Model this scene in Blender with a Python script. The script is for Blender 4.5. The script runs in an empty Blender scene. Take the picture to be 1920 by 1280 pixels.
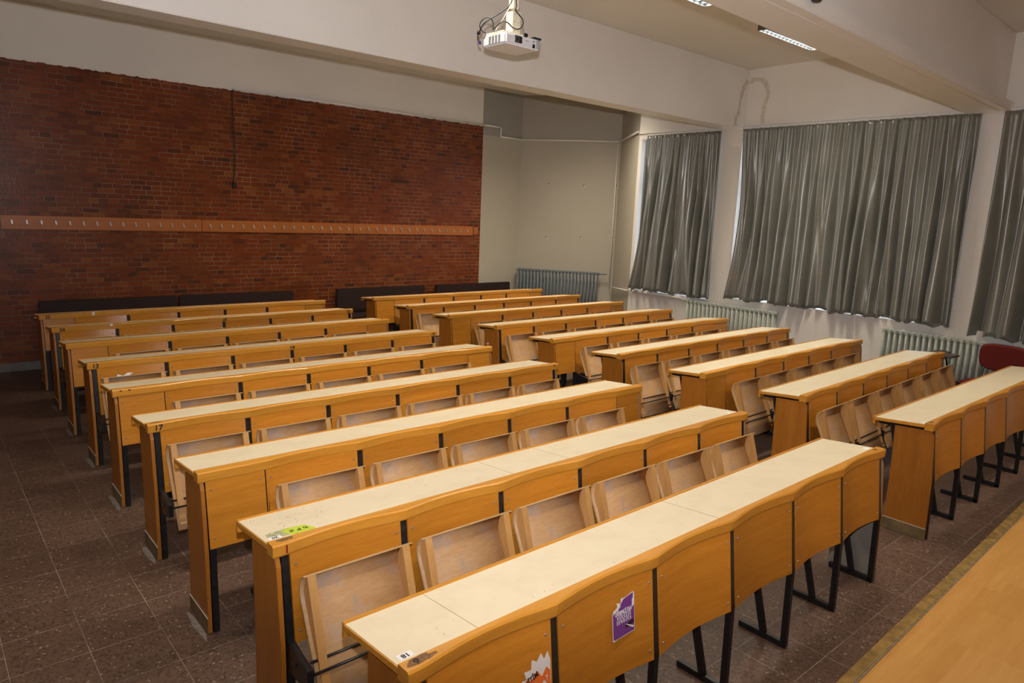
import bpy, bmesh, math, random
from mathutils import Vector, Matrix
random.seed(7)
S = bpy.context.scene
COL = S.collection
PI = math.pi

# ------------------------------------------------------------------ camera
CAM = Vector((-0.9439, -1.4196, 2.0064))
def cam_axes(yaw, pitch, roll):
    f = Vector((math.sin(yaw)*math.cos(pitch), math.cos(yaw)*math.cos(pitch), -math.sin(pitch)))
    r = Vector((math.cos(yaw), -math.sin(yaw), 0)); u = r.cross(f)
    cr, sr = math.cos(roll), math.sin(roll)
    return r*cr+u*sr, -r*sr+u*cr, f
CR, CU, CF = cam_axes(0.7188, 0.1809, 0.0415)
cd = bpy.data.cameras.new('camera'); cam = bpy.data.objects.new('camera', cd); COL.objects.link(cam)
M3 = Matrix((CR, CU, -CF)).transposed().to_4x4(); M3.translation = CAM
cam.matrix_world = M3
cd.sensor_width = 36; cd.lens = 1310.08/1920*36; cd.clip_start = 0.05; cd.clip_end = 200
S.camera = cam

# ------------------------------------------------------------------ world, exposure
W = bpy.data.worlds.new('sky'); S.world = W; W.use_nodes = True
bg = W.node_tree.nodes['Background']; bg.inputs[0].default_value = (0.80, 0.88, 1.0, 1); bg.inputs[1].default_value = 3.6
S.view_settings.view_transform = 'Standard'; S.view_settings.look = 'None'
S.view_settings.exposure = 0.0; S.view_settings.gamma = 1.0; S.view_settings.use_curve_mapping = False
S.cycles.use_denoising = True
S.cycles.max_bounces = 8; S.cycles.diffuse_bounces = 5
try: S.cycles.denoiser = 'OPENIMAGEDENOISE'
except Exception: pass

# the photographer's flash, just above the lens
FLASH = 640.0; LAMP = 62.0; LAMP_COL = (1.0, 0.895, 0.71)
fl = bpy.data.lights.new('camera_flash', 'SPOT'); fl.energy = FLASH; fl.color = (0.985, 0.96, 1.0)
fl.spot_size = math.radians(118); fl.spot_blend = 0.9; fl.shadow_soft_size = 0.025
flo = bpy.data.objects.new('camera_flash', fl); COL.objects.link(flo)
mf = M3.copy(); mf.translation = CAM + CU*0.18; flo.matrix_world = mf
flo.rotation_mode = 'QUATERNION'
aim = (CF*1.0 + CU*0.42 - CR*0.04).normalized()
flo.rotation_quaternion = aim.to_track_quat('-Z', 'Y')

# ------------------------------------------------------------------ helpers
def bx(bm, x0, x1, y0, y1, z0, z1, mi=0):
    vs = [bm.verts.new(p) for p in ((x0,y0,z0),(x1,y0,z0),(x1,y1,z0),(x0,y1,z0),(x0,y0,z1),(x1,y0,z1),(x1,y1,z1),(x0,y1,z1))]
    for f in ((0,3,2,1),(4,5,6,7),(0,1,5,4),(1,2,6,5),(2,3,7,6),(3,0,4,7)):
        bm.faces.new([vs[i] for i in f]).material_index = mi
def prism(bm, pts, a, b, mi=0):
    """closed ring pts (list of 3D) extruded from a-offset to b-offset (vectors)"""
    a = Vector(a); b = Vector(b); n = len(pts)
    A = [bm.verts.new(Vector(p)+a) for p in pts]; B = [bm.verts.new(Vector(p)+b) for p in pts]
    bm.faces.new(A[::-1]).material_index = mi; bm.faces.new(B).material_index = mi
    for i in range(n):
        j = (i+1) % n
        bm.faces.new((A[i], A[j], B[j], B[i])).material_index = mi
def prof_x(bm, yz, x0, x1, mi=0):
    prism(bm, [(0, y, z) for y, z in yz], (x0,0,0), (x1,0,0), mi)
def tube(bm, pts, r, seg=8, mi=0, caps=True):
    pts = [Vector(p) for p in pts]; rings = []
    n = len(pts); up = None
    for i, p in enumerate(pts):
        t = ((pts[i+1] if i < n-1 else p) - (pts[i-1] if i > 0 else p))
        if t.length < 1e-9: t = Vector((0,0,1))
        t.normalize()
        if up is None:
            up = Vector((0,0,1)) if abs(t.z) < .9 else Vector((1,0,0))
        s = t.cross(up)
        if s.length < 1e-6: s = t.cross(Vector((0,1,0)))
        s.normalize(); up = s.cross(t).normalized()
        rr = r[i] if isinstance(r, (list, tuple)) else r
        rings.append([bm.verts.new(p + s*math.cos(2*PI*k/seg)*rr + up*math.sin(2*PI*k/seg)*rr) for k in range(seg)])
    for i in range(n-1):
        for k in range(seg):
            f = bm.faces.new((rings[i][k], rings[i][(k+1)%seg], rings[i+1][(k+1)%seg], rings[i+1][k])); f.material_index = mi; f.smooth = True
    if caps:
        bm.faces.new(rings[0][::-1]).material_index = mi; bm.faces.new(rings[-1]).material_index = mi
def bar(bm, p, q, w, h=None, mi=0):
    """square tube between two points in a yz plane, w across x, h across the other"""
    h = h or w; p = Vector(p); q = Vector(q); t = (q-p).normalized()
    s = Vector((1,0,0)); u = s.cross(t).normalized()
    ring = [s*w/2+u*h/2, -s*w/2+u*h/2, -s*w/2-u*h/2, s*w/2-u*h/2]
    prism(bm, ring, p, q, mi)
def disc(bm, c, n, r, h=0.002, seg=10, mi=0):
    c = Vector(c); n = Vector(n).normalized()
    tube(bm, [c, c+n*h], r, seg, mi)
def mesh(name, bm, mats, bevel=0, recalc=True):
    if recalc: bmesh.ops.recalc_face_normals(bm, faces=bm.faces[:])
    if bevel:
        ed = [e for e in bm.edges if len(e.link_faces) == 2 and e.calc_face_angle(0) > 0.6]
        bmesh.ops.bevel(bm, geom=ed, offset=bevel, segments=2, affect='EDGES', clamp_overlap=True)
    me = bpy.data.meshes.new(name); bm.to_mesh(me); bm.free()
    for m in (mats if isinstance(mats, (list, tuple)) else [mats]): me.materials.append(m)
    return me
def link(name, data, parent=None, loc=(0,0,0), rz=0.0):
    o = bpy.data.objects.new(name, data); COL.objects.link(o); o.location = loc; o.rotation_euler = (0,0,rz)
    if parent is not None: o.parent = parent
    return o
def obj(name, bm, mats, parent=None, loc=(0,0,0), bevel=0, recalc=True):
    return link(name, mesh(name, bm, mats, bevel, recalc), parent, loc)
def tag(o, label, cat, group=None):
    o['label'] = label; o['category'] = cat
    if group: o['group'] = group
    return o
def thing(name, label, cat, loc=(0,0,0), rz=0.0, group=None):
    return tag(link(name, None, None, loc, rz), label, cat, group)
def struct(name, bm, mats, bevel=0):
    o = obj(name, bm, mats, None, (0,0,0), bevel); o['kind'] = 'structure'; return o
BM = bmesh.new
def text_mesh(s, size, mat, bold=0.0, extrude=0.0006, xs=1.0, space=1.0):
    c = bpy.data.curves.new('lettering', 'FONT'); c.body = s; c.size = size; c.align_x = 'CENTER'; c.align_y = 'CENTER'
    c.extrude = extrude; c.offset = bold; c.space_character = space
    o = bpy.data.objects.new('tmp', c); COL.objects.link(o)
    dg = bpy.context.evaluated_depsgraph_get(); me = bpy.data.meshes.new_from_object(o.evaluated_get(dg))
    bpy.data.objects.remove(o); me.materials.clear(); me.materials.append(mat); me.name = 'lettering'
    for v_ in me.vertices: v_.co.x *= xs
    return me
def put(name, me, parent, origin, ex, ey):
    """place a flat mesh so its +X runs along ex and +Y along ey"""
    ex = Vector(ex).normalized(); ey = Vector(ey); ey = (ey - ex*ey.dot(ex)).normalized(); ez = ex.cross(ey)
    m = Matrix((ex, ey, ez)).transposed().to_4x4(); m.translation = Vector(origin)
    o = bpy.data.objects.new(name, me); COL.objects.link(o); o.parent = parent; o.matrix_local = m
    return o

# ------------------------------------------------------------------ materials
class NT:
    def __init__(s, name):
        s.m = bpy.data.materials.new(name); s.m.use_nodes = True; s.t = s.m.node_tree; s.b = s.t.nodes['Principled BSDF']
    def n(s, typ, **kw):
        nd = s.t.nodes.new(typ)
        for k, v in kw.items(): setattr(nd, k, v)
        return nd
    def l(s, a, b): s.t.links.new(a, b)
    def coords(s, kind='Object', scale=(1,1,1), rot=(0,0,0)):
        tc = s.n('ShaderNodeTexCoord'); mp = s.n('ShaderNodeMapping')
        mp.inputs['Scale'].default_value = scale; mp.inputs['Rotation'].default_value = rot
        s.l(tc.outputs[kind], mp.inputs[0]); return mp.outputs[0]
    def noise(s, vec, scale, detail=3, rough=.5):
        nd = s.n('ShaderNodeTexNoise'); nd.inputs['Scale'].default_value = scale; nd.inputs['Detail'].default_value = detail
        nd.inputs['Roughness'].default_value = rough; s.l(vec, nd.inputs['Vector']); return nd.outputs['Fac']
    def ramp(s, fac, stops):
        nd = s.n('ShaderNodeValToRGB'); e = nd.color_ramp.elements
        while len(e) < len(stops): e.new(.5)
        for el, (p, c) in zip(e, stops): el.position = p; el.color = (*c, 1) if len(c) == 3 else c
        s.l(fac, nd.inputs[0]); return nd.outputs[0]
    def mix(s, fac, a, b, mode='MIX'):
        nd = s.n('ShaderNodeMix', data_type='RGBA', blend_type=mode)
        for sock, v in ((nd.inputs[0], fac), (nd.inputs[6], a), (nd.inputs[7], b)):
            if hasattr(v, 'is_output'): s.l(v, sock)
            elif isinstance(v, (tuple, list)): sock.default_value = (*v, 1) if len(v) == 3 else v
            else: sock.default_value = v
        return nd.outputs[2]
    def color(s, c):
        if hasattr(c, 'is_output'): s.l(c, s.b.inputs['Base Color'])
        else: s.b.inputs['Base Color'].default_value = (*c, 1)
    def bump(s, h, strength=.3, dist=.002):
        nd = s.n('ShaderNodeBump'); nd.inputs['Strength'].default_value = strength; nd.inputs['Distance'].default_value = dist
        s.l(h, nd.inputs['Height']); s.l(nd.outputs[0], s.b.inputs['Normal'])
    def set(s, **kw):
        for k, v in kw.items(): s.b.inputs[k.replace('_', ' ')].default_value = v
        return s.m

def plain(name, c, rough=.5, metal=0.0, spec=.5, var=0.0, scale=30):
    t = NT(name)
    if var:
        f = t.noise(t.coords(), scale)
        t.color(t.ramp(f, [(.3, tuple(v*(1-var) for v in c)), (.7, tuple(min(1, v*(1+var)) for v in c))]))
    else: t.color(c)
    return t.set(Roughness=rough, Metallic=metal, Specular_IOR_Level=spec)
def wood(name, dark, light, rough=.32, sc=(2.0, 14, 30), spec=.5, worn=None, info=0.35):
    t = NT(name); v = t.coords('Object', sc)
    # every board its own shift, so no two boards share one grain
    oi = t.n('ShaderNodeObjectInfo'); ad = t.n('ShaderNodeVectorMath', operation='ADD'); mu = t.n('ShaderNodeVectorMath', operation='SCALE')
    cb = t.n('ShaderNodeCombineXYZ')
    for i in range(3): t.l(oi.outputs['Random'], cb.inputs[i])
    t.l(cb.outputs[0], mu.inputs[0]); mu.inputs['Scale'].default_value = 40
    t.l(v, ad.inputs[0]); t.l(mu.outputs[0], ad.inputs[1])
    f1 = t.noise(ad.outputs[0], 1.2, 6, .62)
    f2 = t.noise(ad.outputs[0], 9, 3, .6)
    c = t.ramp(f1, [(.28, dark), (.72, light)])
    c = t.mix(.22, c, t.ramp(f2, [(.35, tuple(x*.72 for x in dark)), (.65, light)]))
    hs = t.n('ShaderNodeHueSaturation'); mr = t.n('ShaderNodeMapRange')
    mr.inputs[3].default_value = 1-info*.5; mr.inputs[4].default_value = 1+info*.35
    t.l(oi.outputs['Random'], mr.inputs[0]); t.l(mr.outputs[0], hs.inputs['Value']); t.l(c, hs.inputs['Color']); c = hs.outputs[0]
    if worn:
        fw = t.noise(t.coords('Object', (1,1,1)), 9, 5, .65)
        mask = t.ramp(fw, [(.52, (0,0,0)), (.68, (1,1,1))])
        c = t.mix(mask, c, worn)
        fd = t.noise(t.coords('Object', (1,1,1)), 4.5, 7, .75)
        c = t.mix(t.ramp(fd, [(.56, (0,0,0)), (.72, (.75,.75,.75))]), c, tuple(x*.5 for x in worn))
    t.color(c); t.bump(f2, .05, .001)
    return t.set(Roughness=rough, Specular_IOR_Level=spec)

def grid_mask(): pass

M = {}
M['veneer'] = wood('beech_veneer_orange', (.44,.160,.014), (.59,.238,.026), .30)
M['rail'] = wood('beech_rail_solid', (.52,.218,.024), (.67,.305,.040), .30, (1.2, 22, 22), info=.15)
M['gable'] = wood('gable_veneer_shaded_brown', (.31,.105,.011), (.42,.155,.018), .38, (14, 14, 1.6), info=.2)  # browner veneer, deepened as well for the shade on the end panels
M['ply'] = wood('seat_underside_ply', (.50,.27,.11), (.62,.38,.19), .55, (3, 10, 10), .3, (.50,.36,.26), info=.2)
M['plyedge'] = wood('seat_shell_edge', (.42,.25,.10), (.62,.42,.20), .5, (1, 40, 40), info=.1)
M['seatrail'] = wood('seat_rail_wood', (.48,.24,.075), (.60,.33,.115), .45, (20, 20, 2), info=.15)
M['black'] = plain('black_enamel_steel', (.012,.012,.013), .32, 0, .5, .4, 60)
M['screw'] = plain('zinc_screw', (.55,.55,.56), .35, .8)
M['skirt'] = plain('gable_kick_board', (.16,.115,.055), .55, 0, .4, .25, 12)
M['skirtline'] = plain('pale_bead', (.50,.46,.38), .5)
M['ink'] = plain('black_ink', (.012,.010,.010), .6)
M['redink'] = plain('red_ink', (.22,.01,.008), .6)
M['paper'] = plain('white_paper', (.78,.78,.80), .6, 0, .3)
M['smudge'] = plain('dark_worn_varnish', (.17,.085,.03), .5, 0, .4, .5, 90)

t = NT('cream_laminate'); v = t.coords('Object'); f = t.noise(v, 7, 6, .7); g = t.noise(v, 160, 2)
c = t.ramp(f, [(.30, (.70,.605,.43)), (.55, (.76,.665,.49))])
c = t.mix(t.ramp(g, [(.70, (0,0,0)), (.76, (.35,.35,.35))]), c, (.45,.36,.25))
t.color(c); M['cream'] = t.set(Roughness=.34, Specular_IOR_Level=.5)

# plaster
def plaster(name, c, rough=.55, spec=.3, bs=.25):
    t = NT(name); v = t.coords('Object')
    f = t.noise(v, 1.3, 4, .6); g = t.noise(v, 110, 3, .6)
    t.color(t.ramp(f, [(.3, tuple(x*.93 for x in c)), (.7, c)])); t.bump(g, bs, .004)
    return t.set(Roughness=rough, Specular_IOR_Level=spec)
M['plaster'] = plaster('white_plaster', (.78,.735,.675))
M['beampl'] = plaster('beam_roller_paint', (.80,.765,.72), .36, .4, .7)
M['ceil'] = plaster('ceiling_paint', (.74,.70,.63))
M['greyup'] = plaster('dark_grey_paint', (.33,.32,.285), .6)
M['greyshade'] = plaster('niche_upper_shade_grey', (.38,.35,.295), .6)  # upper niche facets: the shade up there is put into this grey
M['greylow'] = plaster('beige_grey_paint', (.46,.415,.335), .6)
M['white'] = plain('white_paint', (.74,.72,.68), .4, 0, .4, .08)
M['winframe'] = plain('window_frame_paint', (.42,.38,.34), .5, 0, .4, .3, 25)
M['conduit'] = plain('white_plastic_trunking', (.80,.77,.70), .4)
M['stain'] = plain('damp_stain', (.62,.55,.46), .7, 0, .2, .15, 25)
M['hole'] = plain('tie_hole', (.16,.11,.07), .8)

# brick
t = NT('varnished_red_brick')
tc = t.n('ShaderNodeTexCoord'); sp = t.n('ShaderNodeSeparateXYZ'); cb = t.n('ShaderNodeCombineXYZ')
t.l(tc.outputs['Object'], sp.inputs[0]); t.l(sp.outputs['X'], cb.inputs['X']); t.l(sp.outputs['Z'], cb.inputs['Y'])
wv = t.noise(cb.outputs[0], 9, 2); wa = t.n('ShaderNodeVectorMath', operation='ADD'); ws = t.n('ShaderNodeVectorMath', operation='SCALE')
t.l(wv, ws.inputs[0]); ws.inputs['Scale'].default_value = .006; t.l(cb.outputs[0], wa.inputs[0]); t.l(ws.outputs[0], wa.inputs[1])
def brick(vec, bw, freq=2, off=.5, sq=1.0, sqf=2):
    b = t.n('ShaderNodeTexBrick'); b.offset = off; b.offset_frequency = freq; b.squash = sq; b.squash_frequency = sqf
    b.inputs['Scale'].default_value = 1; b.inputs['Brick Width'].default_value = bw; b.inputs['Row Height'].default_value = .0585
    b.inputs['Mortar Size'].default_value = .0034; b.inputs['Mortar Smooth'].default_value = .25
    b.inputs['Color1'].default_value = (0,0,0,1); b.inputs['Color2'].default_value = (1,1,1,1); b.inputs['Mortar'].default_value = (.5,.5,.5,1)
    t.l(vec, b.inputs['Vector']); return b
b = brick(wa.outputs[0], .172, 2, .5, .62, 3)
c = t.ramp(b.outputs['Color'], [(0, (.04,.014,.007)), (.06, (.10,.022,.006)), (.30, (.155,.030,.005)), (.85, (.20,.042,.006)), (1, (.26,.080,.014))])
big = t.noise(cb.outputs[0], .9, 3, .6)
c = t.mix(.35, c, t.ramp(big, [(.35, (.11,.027,.006)), (.65, (.21,.034,.005))]))
mort = t.ramp(t.noise(cb.outputs[0], 2.2, 4, .7), [(.38, (.06,.036,.024)), (.66, (.30,.23,.17))])
c = t.mix(b.outputs['Fac'], c, mort); t.color(c)
iv = t.n('ShaderNodeMath', operation='SUBTRACT'); iv.inputs[0].default_value = 1; t.l(b.outputs['Fac'], iv.inputs[1])
gn = t.noise(tc.outputs['Object'], 45, 3); sm = t.n('ShaderNodeMath', operation='MULTIPLY_ADD'); t.l(gn, sm.inputs[0]); sm.inputs[1].default_value = .35; t.l(iv.outputs[0], sm.inputs[2])
t.bump(sm.outputs[0], .6, .006); M['brick'] = t.set(Roughness=.34, Specular_IOR_Level=.28)

# terrazzo tiles
t = NT('terrazzo_tiles'); v = t.coords('Object')
def voro(scale, feature='F1'):
    n = t.n('ShaderNodeTexVoronoi', feature=feature); n.inputs['Scale'].default_value = scale; t.l(v, n.inputs['Vector']); return n
base = t.ramp(t.noise(v, 1.1, 5, .65), [(.3, (.085,.047,.033)), (.7, (.145,.087,.063))])
dv = voro(105); mr = t.n('ShaderNodeSeparateColor'); t.l(dv.outputs['Color'], mr.inputs[0])
dk = t.ramp(mr.outputs[0], [(.68, (0,0,0)), (.74, (1,1,1))])
base = t.mix(t.mix(.85, (0,0,0), dk), base, (.05,.027,.020))
lt = t.ramp(mr.outputs[1], [(.975, (0,0,0)), (.985, (1,1,1))])
base = t.mix(t.mix(.6, (0,0,0), lt), base, (.36,.28,.23))
cb = t.n('ShaderNodeTexBrick'); cb.offset = 0; cb.squash = 1
for k, val in (('Scale', 1), ('Brick Width', .297), ('Row Height', .297), ('Mortar Size', .0014), ('Mortar Smooth', .1), ('Bias', 0)): cb.inputs[k].default_value = val
mp = t.n('ShaderNodeMapping'); mp.inputs['Location'].default_value = (.17+.297*20, -2.2+.297*20, 0); tcx = t.n('ShaderNodeTexCoord')
t.l(tcx.outputs['Object'], mp.inputs[0]); t.l(mp.outputs[0], cb.inputs['Vector'])
cb.inputs['Color1'].default_value = (0,0,0,1); cb.inputs['Color2'].default_value = (1,1,1,1)
tl = t.mix(.16, base, t.ramp(cb.outputs['Color'], [(0, (.07,.045,.035)), (1, (.19,.12,.09))]))
jn = t.ramp(t.noise(v, 3, 4, .7), [(.35, (.10,.07,.055)), (.62, (.34,.29,.25))])
t.color(t.mix(cb.outputs['Fac'], tl, jn))
M['floor'] = t.set(Roughness=.42, Specular_IOR_Level=.4)

# parquet-look laminate of the platform
t = NT('beech_strip_laminate'); tcx = t.n('ShaderNodeTexCoord')
pb = t.n('ShaderNodeTexBrick'); pb.offset = .37; pb.offset_frequency = 3
for k, val in (('Scale', 1), ('Brick Width', .42), ('Row Height', .066), ('Mortar Size', .0002), ('Mortar Smooth', 0)): pb.inputs[k].default_value = val
pb.inputs['Color1'].default_value = (0,0,0,1); pb.inputs['Color2'].default_value = (1,1,1,1); pb.inputs['Mortar'].default_value = (.5,.5,.5,1)
t.l(tcx.outputs['Object'], pb.inputs['Vector'])
gr = t.noise(t.coords('Object', (3, 26, 10)), 1.6, 5, .6)
c = t.ramp(pb.outputs['Color'], [(0, (.47,.225,.045)), (1, (.56,.295,.080))])
c = t.mix(.35, c, t.ramp(gr, [(.3, (.40,.18,.04)), (.7, (.57,.31,.10))]))
t.color(c); M['laminate'] = t.set(Roughness=.32, Specular_IOR_Level=.5)
M['nosing'] = plain('worn_brass_nosing', (.30,.19,.055), .45, .25, .5, .35, 20)
M['grime'] = plain('pale_grout', (.20,.172,.15), .7, 0, .3, .3, 40)

# curtain satin
t = NT('grey_green_satin'); v = t.coords('Object')
f = t.noise(v, 2.0, 4, .6); w = t.noise(t.coords('Object', (300, 300, 40)), 1, 2)
t.color(t.ramp(f, [(.3, (.185,.188,.165)), (.7, (.25,.252,.222))])); t.bump(w, .06, .0005)
t.b.inputs['Sheen Weight'].default_value = .25; t.b.inputs['Sheen Roughness'].default_value = .4
M['satin'] = t.set(Roughness=.33, Specular_IOR_Level=1.0, Metallic=.3)
M['radpale'] = plain('radiator_sage_paint', (.40,.42,.36), .38, 0, .5, .12)
M['radgrey'] = plain('radiator_blue_grey_paint', (.16,.185,.20), .4, 0, .5, .15)
M['vinyl'] = plain('dark_brown_vinyl', (.034,.018,.015), .6, 0, .2, .15, 40)
M['benchwood'] = plain('bench_dark_frame', (.02,.014,.010), .5)
M['redcloth'] = plain('dark_red_upholstery', (.16,.022,.018), .85, 0, .2, .15, 200)
M['plastic'] = plain('black_plastic', (.015,.014,.014), .45)
M['tablet'] = plain('dark_tablet_board', (.055,.042,.034), .45)
M['projwhite'] = plain('projector_shell', (.72,.72,.74), .35)
M['ivory'] = plain('ivory_mount_metal', (.66,.62,.50), .4)
M['vent'] = plain('vent_shadow', (.10,.10,.11), .5)
M['lens'] = plain('lens_glass', (.02,.02,.03), .08, 0, .8)
M['louver'] = plain('bright_aluminium_louver', (.22,.26,.31), .3, .7)
M['housing'] = plain('luminaire_housing', (.20,.21,.22), .4)
M['rack'] = wood('coat_rack_board', (.36,.105,.020), (.46,.145,.028), .42, (1.2, 14, 14), info=.12)
M['hook'] = plain('aluminium_hook', (.55,.53,.50), .35, .6)
M['plinth'] = plain('grey_cement_plinth', (.17,.155,.14), .7, 0, .3, .25, 6)
M['purple'] = plain('purple_sticker', (.17,.045,.27), .45, 0, .4)
M['orange'] = plain('orange_sticker', (.82,.19,.04), .45, 0, .4)
M['green'] = plain('lime_sticker', (.50,.62,.05), .45, 0, .4, .15, 50)
M['olive'] = plain('scraped_sticker', (.38,.38,.22), .6, 0, .3, .45, 60)
M['blackcab'] = plain('black_cable', (.012,.012,.014), .45)
M['whitecab'] = plain('white_cable', (.60,.56,.50), .45)
M['blueplug'] = plain('blue_plug', (.03,.03,.18), .45)
t = NT('window_glass'); t.b.inputs['Transmission Weight'].default_value = 1; t.color((.95,.97,1)); M['glass'] = t.set(Roughness=.02, IOR=1.05)

# ------------------------------------------------------------------ room shell
XW = 7.9      # window wall plane
YB = 8.17     # brick wall plane
ZC = 4.04     # ceiling
XL, YF = -3.4, -4.2
P0 = (7.48, YB); P1 = (8.535, 6.785); P2 = (XW, 5.87)
bm = BM(); bx(bm, XL-.2, 9.2, YF-.2, 8.6, -.12, 0); struct('floor', bm, M['floor'])
bm = BM(); bx(bm, XL-.2, 9.2, YF-.2, 8.6, ZC, ZC+.15); struct('ceiling', bm, M['ceil'])
bm = BM(); bx(bm, XL-.2, XL, YF, 8.6, 0, ZC); struct('wall_left', bm, M['plaster'])
bm = BM(); bx(bm, XL, 9.2, YF-.2, YF, 0, ZC); struct('wall_front', bm, M['plaster'])
# back wall: brick up to 3.42 in front of plaster, grey concrete to its right
BR = 6.60
bm = BM(); bx(bm, XL, BR, YB, YB+.25, 3.42, ZC); bx(bm, XL, BR, YB+.02, YB+.25, 0, 3.42); struct('wall_back', bm, M['plaster'])
bm = BM(); bx(bm, XL, BR, YB-.012, YB+.02, .10, 3.42)
x = XL
while x < BR-.08:       # ragged mortar nibs along the top course
    x += .05+random.random()*.16
    if x < BR-.02: bx(bm, x, x+.035+random.random()*.05, YB-.012, YB+.004, 3.42, 3.424+random.random()*.006)
struct('wall_brick', bm, M['brick'])
bm = BM(); bx(bm, XL, BR, YB-.022, YB, 0, .10); struct('baseboard_back', bm, M['plinth'], .004)
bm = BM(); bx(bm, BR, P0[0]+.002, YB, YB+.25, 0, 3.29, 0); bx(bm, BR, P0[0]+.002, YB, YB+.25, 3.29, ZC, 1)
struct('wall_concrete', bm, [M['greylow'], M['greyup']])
def slab(bm, a, b, z0, z1, th=.25, mi=0):
    a = Vector((*a, 0)); b = Vector((*b, 0)); d = (b-a).normalized(); n = Vector((-d.y, d.x, 0))
    if n.dot(Vector((4, 4, 0))-a) > 0: n = -n
    prism(bm, [a, b, b+n*th, a+n*th], (0,0,z0), (0,0,z1), mi)
    return d, -n
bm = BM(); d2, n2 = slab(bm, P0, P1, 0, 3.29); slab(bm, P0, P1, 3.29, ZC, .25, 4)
for s, z in ((.52,2.55),(1.14,2.54),(1.71,2.55),(.52,1.62),(1.14,1.64),(1.70,1.65)):
    p = Vector((*P0, z)) + d2*s; disc(bm, p - n2*.004, n2, .013, .0045, 10, 2)
    p = Vector((*P0, z-.012)) + d2*(s+.015); disc(bm, p - n2*.004, n2, .010, .0042, 8, 3)
struct('wall_niche', bm, [M['greylow'], M['greyup'], M['hole'], M['white'], M['greyshade']])
bm = BM(); slab(bm, P1, P2, 0, 3.29, .15); slab(bm, P1, P2, 3.29, ZC, .15, 1); struct('wall_niche_side', bm, [M['greylow'], M['greyshade']])
# window wall
OPEN = [(4.41, 5.81), (1.30, 4.06), (-2.6, .98)]
bm = BM()
bx(bm, XW, XW+.28, YF, P2[1], 0, .88); [bx(bm, XW, XW+.14, a_, b_, .88, .95) for a_, b_ in ((1.30, 4.06), (-2.6, .98))]; bx(bm, XW, XW+.28, YF, P2[1], 3.22, ZC)
for a, b_ in ((YF, -2.6), (.98, 1.30), (4.06, 4.41), (5.81, P2[1])): bx(bm, XW, XW+.28, a, b_, .88, 3.22)
struct('wall_right', bm, M['plaster'])
bm = BM()
for a, b_ in ((1.30, 4.02), (4.30, P2[1]), (YF, .98)): bx(bm, XW-.022, XW+.01, a, b_, 3.300, 3.318)
struct('trim_1', bm, M['plaster'], .002)
for i, (a, b_) in enumerate(OPEN):
    bm = BM(); x0, x1 = XW+.15, XW+.20
    bx(bm, x0, x1, a, a+.06, .88, 3.22); bx(bm, x0, x1, b_-.06, b_, .88, 3.22); bx(bm, x0, x1, a, b_, .88, .94); bx(bm, x0, x1, a, b_, 3.16, 3.22)
    bx(bm, x0, x1, a+.06, b_-.06, 2.50, 2.56)
    k = 1 if b_-a < 2 else 3
    for j in range(1, k+1):
        ym = a+(b_-a)*j/(k+1); bx(bm, x0, x1, ym-.03, ym+.03, .94, 3.16)
    w = struct('window_%d' % (i+1), bm, M['winframe'], .003)
    bm = BM(); bx(bm, x0+.02, x0+.026, a+.05, b_-.05, .93, 3.17); g = obj('window_pane', bm, M['glass'], w)
    if i: continue
    bm = BM(); bx(bm, XW-(.03 if i == 0 else .004), XW+.15, a-.0, b_+.0, .865, .892); g = struct('trim_%d' % (i+2), bm, M['white'], .003)
# beams
def beam(name, pts, z0, z1, mats, extra=None):
    bm = BM(); prism(bm, [(x, y, 0) for x, y in pts], (0,0,z0), (0,0,z1))
    if extra: extra(bm)
    return struct(name, bm, mats, .006)
beam('ceiling_beam', [(XL, 4.05), (XW, 4.05), (XW, 4.30), (XL, 4.30)], 3.262, ZC, M['beampl'])
def ledge(bm):
    n0 = (XL, .615); n1 = (XW, .960)
    prism(bm, [(XL, .615, 0), (XW, .945, 0), (XW, 1.03, 0), (XL, .705, 0)], (0,0,3.252), (0,0,3.352))
beam('ceiling_beam', [(XL, .70), (XW, 1.025), (XW, 1.34), (XL, .95)], 3.25, ZC, M['beampl'], ledge)
# stain outlines from a leak where the far beam meets the window wall
def ribbon(name, pts, w, off):
    bm = BM(); pts = [Vector(p) for p in pts]; off = Vector(off); n = off.normalized(); prev = None; fine = []
    for i in range(len(pts)-1):
        for k in range(6): fine.append(pts[i].lerp(pts[i+1], k/6))
    fine.append(pts[-1])
    for i, p in enumerate(fine):
        t = (fine[min(i+1, len(fine)-1)]-fine[max(i-1, 0)]).normalized(); s = n.cross(t)
        ww = w*(.7+.6*random.random())
        cur = (bm.verts.new(p+off+s*ww/2), bm.verts.new(p+off-s*ww/2))
        if prev: bm.faces.new((prev[0], prev[1], cur[1], cur[0]))
        prev = cur
    return struct(name, bm, M['stain'])
ribbon('trim_8', [(XW,4.04,3.86),(XW,4.0,3.905),(XW,3.93,3.90),(XW,3.84,3.885),(XW,3.77,3.80),(XW,3.745,3.68),(XW,3.79,3.56),(XW,3.80,3.40),(XW,3.78,3.32)], .06, (-.0012,0,0))
ribbon('trim_9', [(XW-.02,4.05,3.88),(7.83,4.05,3.86),(7.77,4.05,3.76),(7.73,4.05,3.60),(7.72,4.05,3.45),(7.67,4.05,3.40),(7.66,4.05,3.29)], .06, (0,-.0012,0))
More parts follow.
